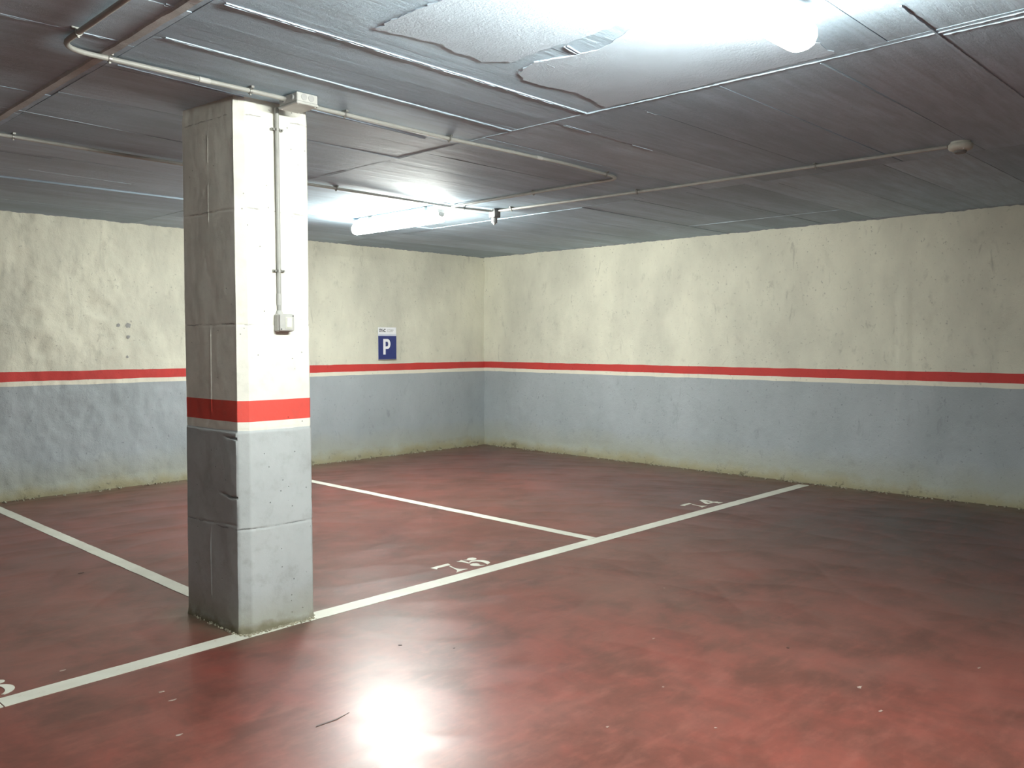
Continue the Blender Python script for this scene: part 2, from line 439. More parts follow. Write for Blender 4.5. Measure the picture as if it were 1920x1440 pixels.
wl = tag(MB().box((XL - 0.13, (YF + YW) / 2, 1.3), (0.2, YW - YF + 0.5, 2.75)).build('wall_left', M['cream']), kind='structure')
wf = tag(MB().box(((XL + XW) / 2, YF - 0.13, 1.3), (XW - XL + 0.5, 0.2, 2.75)).build('wall_front', M['cream']), kind='structure')
for wobj, ax in ((wl, 0), (wf, 1)):
    for nm, z0, z1, mt in (('grey_dado', -0.01, 1.018, M['grey']), ('white_stripe', 1.018, 1.062, M['white']), ('red_stripe', 1.062, 1.148, M['red'])):
        c = [0, 0, (z0 + z1) / 2]; d = [0, 0, z1 - z0]
        if ax == 0: c[0] = XL - 0.028; c[1] = (YF + YW) / 2; d[0] = 0.012; d[1] = YW - YF
        else: c[1] = YF - 0.028; c[0] = (XL + XW) / 2; d[1] = 0.012; d[0] = XW - XL
        MB().box(c, d).build(nm, mt, wobj)

# small grey filler spots on the back wall
def blob(cx, cy, r, n=14, j=0.3, sq=1.0):
    return [(cx + r * (1 + random.uniform(-j, j)) * math.cos(a), cy + r * sq * (1 + random.uniform(-j, j)) * math.sin(a)) for a in [2 * math.pi * i / n for i in range(n)]]
for x, z, r in ((3.273, 1.578, 0.019), (3.369, 1.579, 0.026), (3.367, 1.465, 0.017), (3.352, 1.272, 0.012)):
    dy = float(disp_back(np.array([[x]]), np.array([[z]]))[0, 0])
    MB().prism(blob(x, z, r), 0, 0.003, lambda q: (q[0], YW - dy - 0.001 - q[2], q[1])).build('filler_spot', M['filler'], wb)['label'] = 'grey filler spot'

# ---- ceiling: slab, board-formwork panels, grout ridges, joint strips
ce = tag(MB().box(((XL + XW) / 2, (YF + YW) / 2, H + 0.14), (XW - XL + 0.6, YW - YF + 0.6, 0.2)).build('ceiling', M['ceil3']), kind='structure')
xs = [XL - 0.1, -4.6, -2.6, -0.6, 1.42, 3.43, 5.76, XW + 0.1]
rowsets = {
    0: None, 1: None, 2: None,
    3: [-0.55, -0.05, 0.45, 0.95, 1.45, 1.95, 2.45, 2.955, 3.455, 3.95, 4.42, 4.88, 5.4, 5.9, 6.4, 6.9, 7.4, 7.9, 8.55],
    4: [-0.6, -0.1, 0.4, 0.8, 1.3, 1.8, 2.29, 2.79, 3.285, 3.79, 4.33, 4.87, 5.38, 5.88, 6.42, 6.78, 7.3, 7.85, 8.55],
    5: [-0.4, 0.1, 0.62, 1.13, 1.59, 2.07, 2.55, 3.04, 3.55, 4.1, 4.62, 5.15, 5.65, 6.2, 6.72, 7.25, 7.8, 8.55],
    6: [0.1, 0.7, 1.2, 1.7, 2.2, 2.7, 3.2, 3.7, 4.2, 4.75, 5.26, 5.74, 6.25, 6.75, 7.3, 7.85, 8.55]}
def ceil_panel(x0, x1, y0, y1, dz, mt):
    nx = 9; ny = 4; g = 0.002
    b = MB(); X = np.linspace(x0 + g, x1 - g, nx); Y = np.linspace(y0 + g, y1 - g, ny)
    ph = random.uniform(0, 50)
    zz = lambda x, y: H + dz + 0.0014 * float(noise(x * 1.2 + ph, y * 3, 1)) + random.uniform(-0.0005, 0.0005)
    for j in range(ny):
        for i in range(nx): b.v.append((X[i], Y[j], zz(X[i], Y[j])))
    for j in range(ny - 1):
        for i in range(nx - 1):
            a = j * nx + i; b.f.append((a, a + nx, a + nx + 1, a + 1))
    k = len(b.v)
    for x, y in ((X[0], Y[0]), (X[-1], Y[0]), (X[-1], Y[-1]), (X[0], Y[-1])): b.v.append((x, y, H + 0.045))
    b.f.append((k, k + 1, k + 2, k + 3))
    b.f.append(tuple(range(nx)) + (k + 1, k)); b.f.append(tuple((ny - 1) * nx + i for i in range(nx - 1, -1, -1)) + (k + 3, k + 2))
    b.f.append(tuple(j * nx for j in range(ny - 1, -1, -1)) + (k, k + 3)); b.f.append(tuple(j * nx + nx - 1 for j in range(ny)) + (k + 2, k + 1))
    b.build('ceiling_panel', mt, ce)
mts = [M['ceil'], M['ceil'], M['ceil2'], M['ceil3']]
for i in range(len(xs) - 1):
    rows = rowsets[i] if i in rowsets else None
    if rows is None:                       # out of view: large plain panels
        rows = [YF - 0.1, -4.5, -2.5, -0.6, 1.4, 3.4, 5.4, 7.0, 8.55]
    else:
        rows = [YF - 0.1, -4.5, -2.5] + rows
    for j in range(len(rows) - 1):
        y0, y1 = rows[j], rows[j + 1]
        dz = random.choice([0, 0, 0.0008, -0.0008, 0.0012])
        mt = random.choice(mts)
        if i == 5 and abs(y0 - 6.72) < 0.01 or i == 4 and abs(y0 - 6.78) < 0.01: dz = -0.011
        if i in (4, 5) and y0 > 7: dz = -0.006
        if i == 6: dz = -0.004 if y0 > 4.5 else 0.0
        if i in (4, 5) and 5.1 < y0 < 6.5: dz = 0.0015; mt = M['ceil2']
        ceil_panel(xs[i], xs[i + 1], y0, y1, dz, mt)

def ridge(p0, p1, w_, h_, mt, name='grout_ridge', jit=0.35, step=0.022, label=None, double=True, base=H):
    """ragged fin of grout left by a formwork joint, hanging just below the slab"""
    p0 = Vector((*p0, 0)); p1 = Vector((*p1, 0)); L = (p1 - p0).length; t = (p1 - p0) / L; nrm = Vector((-t.y, t.x, 0))
    n = max(2, int(L / step)); b = MB(); w_ *= (1.0 if name == 'joint_strip' else 0.55); h_ *= (1.0 if name == 'joint_strip' else 0.5)
    for off in ((-w_ * 1.15, w_ * 1.15) if double else (0,)):
        k = len(b.v)
        for i in range(n + 1):
            c = p0 + t * (L * i / n) + nrm * (off + random.uniform(-1, 1) * w_ * jit * 0.3)
            hh = h_ * (1 + random.uniform(-jit, jit)); ww = w_ * (0.5 + random.uniform(-0.15, 0.15) * jit * 2)
            for u, z in ((-ww, 0.01), (-ww * 0.6, -hh), (ww * 0.6, -hh), (ww, 0.01)):
                q = c + nrm * u; b.v.append((q.x, q.y, base + z))
        for i in range(n):
            for m_ in range(3):
                a = k + i * 4 + m_; b.f.append((a, a + 1, a + 5, a + 4))
        b.f.append((k, k + 1, k + 2, k + 3)); e_ = k + n * 4; b.f.append((e_ + 3, e_ + 2, e_ + 1, e_))
    o = b.build(name, mt, ce)
    if label: o['label'] = label
    return o
R = M['ridge']
ridge((1.46, 2.795), (3.42, 2.80), 0.009, 0.008, R)
ridge((1.46, 3.270), (3.42, 3.33), 0.007, 0.006, R)
ridge((1.46, 3.735), (2.25, 3.800), 0.006, 0.005, R)
ridge((2.40, 3.75), (3.20, 3.805), 0.006, 0.006, R)
ridge((1.32, 2.955), (1.39, 2.955), 0.012, 0.007, R)
ridge((0.60, 3.470), (1.36, 3.435), 0.009, 0.007, R)
ridge((1.28, 4.80), (2.6, 4.92), 0.006, 0.004, R, double=False)
ridge((3.44, -0.5), (3.47, 1.6), 0.013, 0.008, R, double=False)
ridge((3.47, 1.6), (3.43, 2.8), 0.014, 0.009, R, double=False)
ridge((3.43, 2.8), (3.41, 5.3), 0.012, 0.003, R, double=False)
ridge((3.53, 3.035), (3.75, 3.04), 0.012, 0.006, R)
ridge((4.16, 3.045), (4.37, 3.05), 0.012, 0.006, R, double=False)
ridge((4.15, 3.73), (4.34, 3.745), 0.012, 0.005, R, double=False)
ridge((3.62, 2.56), (3.70, 2.56), 0.010, 0.004, R, double=False)
ridge((2.60, 2.23), (2.70, 2.25), 0.012, 0.008, R)
ridge((2.66, 2.42), (2.76, 2.43), 0.008, 0.006, R, double=False)
ridge((3.1, 1.135), (4.8, 1.125), 0.018, 0.010, R, double=False)
ridge((3.5, 1.60), (5.2, 1.59), 0.012, 0.006, R, double=False)
ridge((3.50, 1.12), (3.53, 0.2), 0.016, 0.010, R, double=False)
ridge((7.45, 3.2), (7.45, 8.2), 0.010, 0.006, R, double=False)
ridge((6.30, 4.9), (6.35, 7.4), 0.010, 0.004, R, double=False)
ridge((3.20, 7.95), (3.45, 5.9), 0.010, 0.006, M['strip'], double=False)
ridge((1.9, 6.4), (2.6, 6.45), 0.008, 0.004, R, double=False)
ridge((2.5, 7.2), (3.1, 7.22), 0.008, 0.004, R, double=False)
ridge((4.55, 6.35), (5.1, 6.33), 0.008, 0.006, R, double=False)
ridge((0.9, 5.9), (1.9, 5.93), 0.006, 0.003, R, double=False)
ridge((1.375, -1.0), (1.365, 5.35), 0.055, 0.009, M['strip'], 'joint_strip', 0.12, 0.06, 'wide brownish mortar strip over a formwork joint', False)
for x0, y0 in ((5.9, 3.0), (6.6, 3.75), (6.9, 5.3), (6.1, 6.3), (7.0, 6.8)):
    ridge((x0, y0), (x0 + 0.5, y0 + 0.01), 0.008, 0.004, R, double=False)

def ragged(poly, step=0.022, amp=0.009):
    out = []
    for i in range(len(poly)):
        a = Vector(poly[i]); b = Vector(poly[(i + 1) % len(poly)]); n = max(1, int((b - a).length / step))
        for k in range(n):
            p = a.lerp(b, k / n); out.append((p.x + random.uniform(-amp, amp), p.y + random.uniform(-amp, amp)))
    return out
for poly in ([(1.955, 2.45), (1.96, 2.62), (2.12, 2.585), (2.25, 2.565), (2.33, 2.60), (2.42, 2.585), (2.50, 2.60), (2.58, 2.51), (2.565, 2.34), (2.57, 2.10), (2.55, 1.85), (1.97, 1.85)],
             [(2.70, 2.27), (2.66, 2.45), (2.70, 2.58), (2.80, 2.655), (2.95, 2.63), (3.10, 2.60), (3.25, 2.625), (3.40, 2.66), (3.42, 2.3), (3.42, 1.5), (2.62, 1.5), (2.61, 1.9), (2.72, 2.15)],
             [(1.42, 2.0), (1.5, 2.3), (1.7, 2.1), (1.65, 1.7), (1.45, 1.6)]):
    MB().prism(ragged(poly), H - 0.0030, H + 0.006).build('plaster_patch', M['patch'], ce)['label'] = 'lighter rough plaster patch with a ragged edge'

# ---- painted lines and bay numbers on the floor
def quad_line(p0, p1, wd, label):
    a = Vector(p0); b = Vector(p1); t = (b - a).normalized(); n = Vector((-t.y, t.x)); L = (b - a).length
    k = max(1, int(L / 0.08)); up = []; dn = []
    for i in range(k + 1):
        c = a + t * (L * i / k); j = random.uniform(-0.0018, 0.0018)
        up.append(tuple(c + n * (wd / 2 + j))); dn.append(tuple(c - n * (wd / 2 + random.uniform(-0.0018, 0.0018))))
    o = MB().prism(dn + up[::-1], 0.0002, 0.0022).build('parking_line', M['line'], floor); o['label'] = label
quad_line((-1.5, 3.66), (0.95, 3.728), 0.100, 'white line closing the row of bays, left out-of-bay end')
quad_line((0.955, 3.728), (2.30, 3.762), 0.100, 'long white line in front of the bays, left of the column')
quad_line((2.30, 3.762), (8.04, 3.772), 0.108, 'long white line in front of the bays, right of the column')
quad_line((4.765, 3.825), (4.762, 8.1), 0.088, 'white line between bays 74 and 75')
quad_line((2.148, 4.25), (2.105, 8.25), 0.086, 'white line running back from the column to the wall')

def digit_group(name, label, polys):
    b = MB()
    for p in polys: b.prism(p, 0.0002, 0.0022)
    o = b.build(name, M['line'], floor); o['label'] = label
def arc_poly(outer, inner): return outer + inner[::-1]
SEV = lambda ox, oy: [[(ox + a, oy + b_) for a, b_ in p] for p in (
    [(0.0, 0.192), (0.050, 0.196), (0.150, 0.196), (0.136, 0.158), (0.030, 0.158), (0.008, 0.142)],
    [(0.112, 0.146), (0.122, 0.142), (0.106, 0.080), (0.112, 0.045), (0.148, 0.010), (0.095, 0.010), (0.045, 0.000), (0.078, 0.030), (0.092, 0.070), (0.102, 0.115)])]
FIVE = [[(3.651, 4.044), (3.668, 4.040), (3.698, 4.052), (3.688, 3.954), (3.676, 3.956), (3.668, 4.015)],
        [(3.706, 4.040), (3.733, 4.034), (3.748, 4.050), (3.770, 4.056), (3.792, 4.046), (3.800, 4.024), (3.788, 4.002), (3.764, 3.994), (3.740, 4.002), (3.724, 4.020)],
        [(3.688, 3.964), (3.706, 3.984), (3.735, 3.992), (3.772, 3.976), (3.796, 3.940), (3.800, 3.905), (3.784, 3.872), (3.740, 3.852), (3.750, 3.878), (3.757, 3.905), (3.757, 3.935), (3.744, 3.960), (3.722, 3.972), (3.700, 3.966)],
        [(3.656, 3.924), (3.672, 3.937), (3.694, 3.938), (3.712, 3.924), (3.714, 3.905), (3.703, 3.888), (3.700, 3.872), (3.722, 3.857), (3.700, 3.856), (3.672, 3.866), (3.654, 3.888), (3.650, 3.908)]]
digit_group('bay_number', 'white stencilled number 75 on the floor', SEV(3.431, 3.853) + FIVE)
FOUR = [[(6.596, 4.070), (6.640, 4.070), (6.640, 3.950), (6.600, 3.950), (6.600, 4.015)],
        [(6.585, 4.050), (6.592, 4.010), (6.548, 3.950), (6.592, 3.950), (6.592, 3.922), (6.495, 3.922), (6.495, 3.944)],
        [(6.600, 3.940), (6.640, 3.940), (6.662, 3.922), (6.640, 3.915), (6.640, 3.890), (6.655, 3.866), (6.585, 3.866), (6.600, 3.890)]]
digit_group('bay_number', 'white stencilled number 74 on the floor', SEV(6.275, 3.872) + FOUR)
def ell(cx, cy, rx, ry, a0, a1, n=10):
    return [(cx + rx * math.cos(math.radians(a0 + (a1 - a0) * i / n)), cy + ry * math.sin(math.radians(a0 + (a1 - a0) * i / n))) for i in range(n + 1)]
SIX = [ell(0.972, 3.873, 0.071, 0.067, 70, -75) + ell(0.972, 3.876, 0.034, 0.060, -75, 70),
       ell(1.006, 3.968, 0.028, 0.022, 0, 330, 12),
       ell(0.955, 3.895, 0.075, 0.095, 80, 280, 14) + ell(0.955, 3.895, 0.035, 0.085, 280, 80, 14)]
SEV2 = SEV(0.70, 3.80)
digit_group('bay_number', 'white stencilled number 76 cut off at the left of the photo', SEV2 + SIX)

# pale scrapes and dark scars on the floor
for x, y, r, sq in ((1.44, 3.38, 0.016, 0.5), (1.44, 3.27, 0.018, 0.35), (1.24, 3.91, 0.014, 0.5), (1.32, 2.96, 0.012, 0.6), (3.46, 1.37, 0.016, 0.5), (3.29, 1.22, 0.014, 0.5),
                    (2.45, 1.89, 0.006, 0.9), (4.03, 1.08, 0.012, 0.4), (3.35, 2.31, 0.007, 0.8), (4.09, 2.75, 0.008, 0.8), (2.9, 1.95, 0.005, 0.9), (2.72, 1.6, 0.005, 0.9)):
    MB().prism(blob(x, y, r, 9, 0.45, sq), 0.0002, 0.0016).build('scrape_mark', M['chip'], floor)
for x, y, r, sq, a in ((2.45, 3.11, 0.010, 0.8, 0), (1.86, 5.5, 0.02, 0.5, 0), (3.68, 1.79, 0.008, 0.9, 0), (2.60, 2.9, 0.006, 0.8, 0)):
    MB().prism(blob(x, y, r, 9, 0.3, sq), 0.0002, 0.0014).build('dark_spot', M['scar'], floor)
MB().prism([(1.70, 2.66), (1.79, 2.655), (1.86, 2.675), (1.79, 2.664), (1.71, 2.669)], 0.0002, 0.0014).build('dark_scratch', M['scar'], floor)

# ================================================================== COLUMN
CX0, CX1, CY0, CY1, CH = 2.000, 2.392, 3.745, 4.292, 0.028
colm = empty('concrete_column', ((CX0 + CX1) / 2, (CY0 + CY1) / 2, 0))
tag(colm, 'square concrete column, cream above and grey below with a red stripe', 'column')
MB().box(((CX0 + CX1) / 2 + 0.008, (CY0 + CY1) / 2 + 0.012, 1.29), (0.34, 0.48, 2.575)).build('core', M['ccream'], colm)
corners = [(CX0, CY0), (CX1, CY0), (CX1, CY1), (CX0, CY1)]
prof = [(CX0, CY0 + CH), (CX0 + 0.046, CY0), (CX1 - 0.012, CY0), (CX1, CY0 + 0.012), (CX1, CY1 - 0.012), (CX1 - 0.012, CY1), (CX0 + 0.012, CY1), (CX0, CY1 - 0.012)]
S_pts = []; S_n = []; S_s = []; acc = 0
for i in range(len(prof)):
    a = Vector(prof[i]); b = Vector(prof[(i + 1) % len(prof)]); L = (b - a).length; n = max(2, int(L / 0.005)); t = (b - a) / L; nr = Vector((t.y, -t.x))
    for k in range(n):
        S_pts.append(a.lerp(b, k / n)); S_n.append(nr); S_s.append(acc + L * k / n)
    acc += L
px = np.array([p.x for p in S_pts]); py = np.array([p.y for p in S_pts]); ss = np.array(S_s)
nx_ = np.array([p.x for p in S_n]); ny_ = np.array([p.y for p in S_n])
nx_ = (nx_ + np.roll(nx_, 1)) / 2; ny_ = (ny_ + np.roll(ny_, 1)) / 2
seams = [0.51, 0.99, 1.50, 2.05]
def column_band(name, z0, z1, mat, label=None, wob=(0, 0)):
    rows = max(4, int((z1 - z0) / 0.005)); t = np.linspace(0, 1, rows)[:, None]
    f0 = z0 + wob[0] * fbm(ss * 8, ss * 0 + z0, 1, 3); f1 = z1 + wob[1] * fbm(ss * 8, ss * 0 + z1, 1, 3)
    Z = f0[None] * (1 - t) + f1[None] * t
    X = np.broadcast_to(px, Z.shape); Y = np.broadcast_to(py, Z.shape); S = np.broadcast_to(ss, Z.shape)
    NX = np.broadcast_to(nx_, Z.shape); NY = np.broadcast_to(ny_, Z.shape)
    left = smooth(0.86, 0.99, -NX)
    d = 0.0022 * fbm(S * 3, Z * 2.5, 0, 4) + 0.0008 * fbm(S * 30, Z * 26, 1, 2)
    d = d + left * 0.004 * fbm(Y * 6, Z * 3, 2, 3)
    for k, sz in enumerate(seams):                                  # formwork lifts
        wz = sz + 0.006 * fbm(S * 7, S * 0 + sz, 2, 3)
        if k == 0: wz = wz + 0.02 * smooth(CY1, CY0, Y) * left
        brk = smooth(-0.25, 0.15, noise(S * 9, S * 0 + 9 * sz, 3))
        d = d - (0.0030 if k < 1 else 0.0020) * np.exp(-((Z - wz) / 0.0042) ** 2) * (0.35 + 0.65 * brk)
    lower = smooth(0.985, 0.978, Z + 0.004 * fbm(S * 10, S * 0, 1, 3))
    d = d + lower * (0.003 + 0.0035 * left)                          # thicker lower lift
    d = d + 0.0035 * smooth(0.05, 0.0, Z) * (1 + fbm(S * 22, Z * 30, 1, 3))
    # vertical fins on the shaded side
    fin = np.exp(-((Y - (4.02 + 0.018 * smooth(0.8, 0.4, Z))) / 0.0028) ** 2) * left
    fm = smooth(0.12, 0.16, Z) * smooth(0.50, 0.48, Z) + smooth(1.05, 1.08, Z) * smooth(1.49, 1.47, Z) + 0.8 * smooth(1.98, 2.02, Z) * smooth(2.2, 2.18, Z) + 0.8 * smooth(2.28, 2.30, Z) * smooth(2.46, 2.40, Z)
    d = d + 0.0028 * fin * fm
    # two short cracks with broken edges
    for zc, y0, y1, amp in ((0.945, 3.86, 3.73, 0.016), (0.660, 3.90, 3.74, 0.016)):
        yc = zc + 0.014 * (Y - y1) / 0.1 * 0.6 + 0.008 * fbm(Y * 30, Y * 0 + zc, 0, 2)
        d = d - amp * left * np.exp(-((Z - yc) / 0.0045) ** 2) * smooth(y0 + 0.06, y0 - 0.06, Y)
    # broken top edge
    d = d - 0.004 * smooth(2.50, 2.58, Z + 0.02 * fbm(S * 20, Z * 15, 3, 2))
    # arris chips
    lean = Z / 2.58
    far = np.clip((Y - CY0) / (CY1 - CY0), 0, 1)
    P = np.stack([X + NX * d + (0.016 - 0.028 * far) * lean - 0.018 * far, Y + NY * d + (0.030 - 0.070 * far) * lean, Z], -1) - np.array(colm.location)
    o = grid_mesh(name, P, mat, colm, close=True)
    try: o.data.set_sharp_from_angle(angle=math.radians(28))
    except Exception: pass
    if label: o['label'] = label
column_band('grey_shaft', -0.005, 0.990, M['cgrey'], 'grey painted lower shaft with a grimy foot', (0, 0.003))
column_band('cream_stripe', 0.990, 1.032, M['ccream'], 'thin cream band above the grey paint', (0.003, 0.001))
column_band('red_stripe', 1.032, 1.134, M['cred'], 'red painted stripe', (0.001, 0.001))
column_band('cream_shaft', 1.134, 2.590, M['ccream'], 'cream painted upper shaft', (0.001, 0))
# mortar crumbs round the column foot
b = MB()
for i in range(260):
    side = random.random()
    if side < 0.55: x = random.uniform(CX0, CX1 + 0.01); y = CY0 - 0.003 - abs(random.gauss(0, 0.012))
    elif side < 0.9: x = CX0 - 0.008 - abs(random.gauss(0, 0.010)); y = random.uniform(CY0, CY1)
    else: x = CX1 + 0.003 + abs(random.gauss(0, 0.01)); y = random.uniform(CY0, CY1)
    sz = random.uniform(0.003, 0.009)
    rot = Matrix.Rotation(random.uniform(0, 3), 3, Vector((random.random(), random.random(), random.random() + 0.1)).normalized())
    b.box((x, y, sz * 0.4), (sz * 1.5, sz, sz), rot)
tag(b.build('mortar_crumbs', M['crumb']), 'loose mortar crumbs scattered round the foot of the column', 'rubble', kind='stuff')
b = MB()
for i in range(420):
    if random.random() < 0.5: x = random.uniform(2.2, 8.0); y = YW - 0.055 - abs(random.gauss(0, 0.025))
    else: y = random.uniform(1.5, 8.3); x = XW - 0.055 - abs(random.gauss(0, 0.025))
    sz = random.uniform(0.005, 0.016)
    rot = Matrix.Rotation(random.uniform(0, 3), 3, Vector((random.random(), random.random(), random.random() + 0.1)).normalized())
    b.box((x, y, sz * 0.35), (sz * 1.6, sz * 1.1, sz * 0.8), rot)
tag(b.build('wall_foot_grit', M['crumb']), 'brown grit and crumbs along the foot of both walls', 'rubble', kind='stuff')

# ================================================================== LAMPS
def lamp(loc, strength, label, drop=0.0, yaw=0.0, L=1.2):
    r = empty('ceiling_lamp', loc); tag(r, label, 'lamp', None)
    X, Y, Z = loc                        # Z = underside of the ceiling
    Rz = Matrix.Rotation(yaw, 3, 'Z'); W = lambda q: tuple(Rz @ Vector(q) + Vector(loc))
    def part(mb, name, mt):
        mb.v = [W(v) for v in mb.v]; return mb.build(name, mt, r)
    for sx in (-1, 1):
        part(MB().box((sx * 0.40, 0, -0.008 - drop / 2), (0.03, 0.04, 0.020 + drop), bevel=0.003), 'bracket', M['clip'])
    part(MB().box((0, 0, -0.034 - drop), (L + 0.02, 0.075, 0.032), bevel=0.004), 'housing', M['housing'])
    prof_ = [(0.046, 0), (0.056, -0.018), (0.056, -0.045), (0.046, -0.068), (0.024, -0.079), (0, -0.082), (-0.024, -0.079), (-0.046, -0.068), (-0.056, -0.045), (-0.056, -0.018), (-0.046, 0)]
    part(MB().prism(prof_, -L / 2, L / 2, lambda q: (q[2], q[0], q[1] - 0.050 - drop)), 'diffuser', emis('lit_diffuser', strength))
    for sx in (-1, 1):
        part(MB().prism([(a * 0.6, b_ * 0.45) for a, b_ in prof_], sx * (L / 2), sx * (L / 2 + 0.018), lambda q: (q[2], q[0], q[1] - 0.050 - drop)), 'end_cap', M['box'])
    return r
lamp((2.20, 1.35, H - 0.002), LAMP_NEAR, 'lit fluorescent batten on the ceiling just above the frame, nearer the camera', 0.045)
lamp((4.80, 6.11, H - 0.002), LAMP_FAR, 'lit fluorescent batten on the ceiling behind the column', 0.02, math.pi / 2)
lamp((-2.8, -2.2, H - 0.002), LAMP_FILL, 'added fill batten, unseen, on the ceiling behind the camera')  # added fill lamp out of view, lifts the column's dark left face

# ================================================================== CONDUITS
def fillet(pts, r=0.06, n=7):
    pts = [Vector(p) for p in pts]; out = [pts[0]]
    for i in range(1, len(pts) - 1):
        a, b_, c = pts[i - 1], pts[i], pts[i + 1]
        rr = min(r, (a - b_).length * 0.45, (c - b_).length * 0.45)
        p0 = b_ + (a - b_).normalized() * rr; p1 = b_ + (c - b_).normalized() * rr
        for k in range(n + 1):
            t = k / n; out.append(p0.lerp(b_, t).lerp(b_.lerp(p1, t), t))
    out.append(pts[-1]); return out
def sub(pts, step=0.15):
    out = [pts[0]]
    for a, b_ in zip(pts, pts[1:]):
        n = max(1, int((b_ - a).length / step))
        for k in range(1, n + 1): out.append(a.lerp(b_, k / n))
    return out
ZC = H - 0.018
def conduit(label, pts, r, clips, group=None, fr=0.09, joints=(), wave=0.0):
    p = sub(fillet(pts, fr))
    if wave: p = [q + Vector((0, 0, 0)) + Vector((0, wave * float(noise(q.x * 0.9, 3.3, 1)), 0)) if 0 < i < len(p) - 1 else q for i, q in enumerate(p)]
    o = MB().tube(p, r, 14).build('conduit_pipe', M['pvc'], smooth=True); tag(o, label, 'pipe', group)
    for c, ax in clips:          # ax: direction of the pipe there; surface above (ceiling) or behind (column)
        c = Vector(c); b_ = MB()
        if ax == 'z':
            b_.tube([c - Vector((0, 0, 0.006)), c + Vector((0, 0, 0.006))], r + 0.0035, 16)
            for sx in (-1, 1):
                b_.box((c.x + sx * (r + 0.011), 3.765, c.z), (0.018, 0.022, 0.011)); b_.tube([(c.x + sx * (r + 0.013), 3.752, c.z), (c.x + sx * (r + 0.013), 3.744, c.z)], 0.004, 8)
        else:
            t = Vector((1, 0, 0)) if ax == 'x' else Vector((0, 1, 0))
            b_.tube([c - t * 0.006, c + t * 0.006], r + 0.0035, 16)
            b_.box((c.x, c.y, c.z + r + 0.004), (0.014 if ax == 'x' else 0.05, 0.05 if ax == 'x' else 0.014, 0.010))
            b_.box((c.x, c.y, c.z - r - 0.004), (0.008, 0.008, 0.010))
        b_.build('clip', M['clip'], o)
    for a, c in joints:
        MB().tube([a, c], r + 0.0018, 16).build('coupling', M['box'], o, smooth=True)
    return o
conduit('grey conduit from the top left of the ceiling, bending round to the junction box',
        [(1.19, 2.0, ZC), (1.19, 3.62, ZC), (2.19, 3.615, ZC)], 0.0105,
        [((1.385, 3.619, ZC), 'x'), ((2.005, 3.616, ZC), 'x'), ((1.19, 3.40, ZC), 'y'), ((1.19, 2.6, ZC), 'y')], fr=0.13,
        joints=[((1.76, 3.617, ZC), (1.81, 3.617, ZC))])
conduit('grey conduit running right from the junction box and bending back towards the far lamp',
        [(2.29, 3.64, ZC), (3.2, 3.655, ZC), (4.2, 3.62, ZC), (4.86, 3.665, ZC), (4.87, 5.44, ZC)], 0.0105,
        [((2.54, 3.645, ZC), 'x'), ((3.25, 3.653, ZC), 'x'), ((4.68, 3.652, ZC), 'x'), ((4.872, 4.5, ZC), 'y')], fr=0.10,
        joints=[((3.95, 3.629, ZC), (4.0, 3.627, ZC))])
conduit('grey conduit crossing the ceiling behind the column to the small box by the far lamp',
        [(-1.0, 5.30, ZC), (1.5, 5.365, ZC), (2.1, 5.40, ZC), (4.3, 5.44, ZC), (4.9, 5.455, ZC), (5.27, 5.375, ZC - 0.002)], 0.0105,
        [((1.52, 5.366, ZC), 'x'), ((5.0, 5.435, ZC), 'x'), ((3.7, 5.43, ZC), 'x')])
conduit('thin conduit on the right of the ceiling ending at the smoke detector',
        [(5.32, 5.33, ZC), (5.36, 4.6, ZC), (5.41, 3.6, ZC), (5.43, 1.70, ZC)], 0.0105,
        [((5.327, 5.18, ZC), 'y'), ((5.39, 3.9, ZC), 'y'), ((5.42, 2.5, ZC), 'y')], fr=0.05)
YC = 3.757
conduit('vertical grey conduit down the lit face of the column to the light switch',
        [(2.222, YC, 2.555), (2.222, YC, 1.553)], 0.0105, [((2.2225, YC - 0.0, 2.451), 'z'), ((2.2225, YC - 0.0, 1.766), 'z')],
        joints=[((2.222, YC, 1.60), (2.222, YC, 1.655))])
# ================================================================== JUNCTION BOX
jb = empty('junction_box', (2.245, 3.575, H)); tag(jb, 'pale grey plastic junction box on the ceiling above the column', 'electrical box')
jx0, jx1, jy0, jy1 = 2.185, 2.297, 3.512, 3.672
jc = ((jx0 + jx1) / 2, (jy0 + jy1) / 2)
MB().box((*jc, H - 0.0235), (jx1 - jx0, jy1 - jy0, 0.043), bevel=0.004).build('body', M['box'], jb)
MB().box((*jc, H - 0.0505), (jx1 - jx0 + 0.006, jy1 - jy0 + 0.006, 0.011), bevel=0.003).build('cover', M['box'], jb)
for x in (jx0 + 0.037, jx1 - 0.037):
    MB().tube([(x, jy0 - 0.0022, H - 0.022), (x, jy0 + 0.002, H - 0.022)], 0.0155, 24).build('knockout', M['knock'], jb)
for y in (jy0 + 0.04, jy1 - 0.045):
    MB().tube([(jx0 - 0.006, y, H - 0.022), (jx0 + 0.002, y, H - 0.022)], [0.011, 0.015], 20).build('rubber_gland', M['knock'], jb)
for x in (jx0 + 0.010, jx1 - 0.010):
    for y in (jy0 + 0.010, jy1 - 0.010):
        MB().tube([(x, y, H - 0.0575), (x, y, H - 0.055)], 0.004, 12).build('screw', M['rocker'], jb)

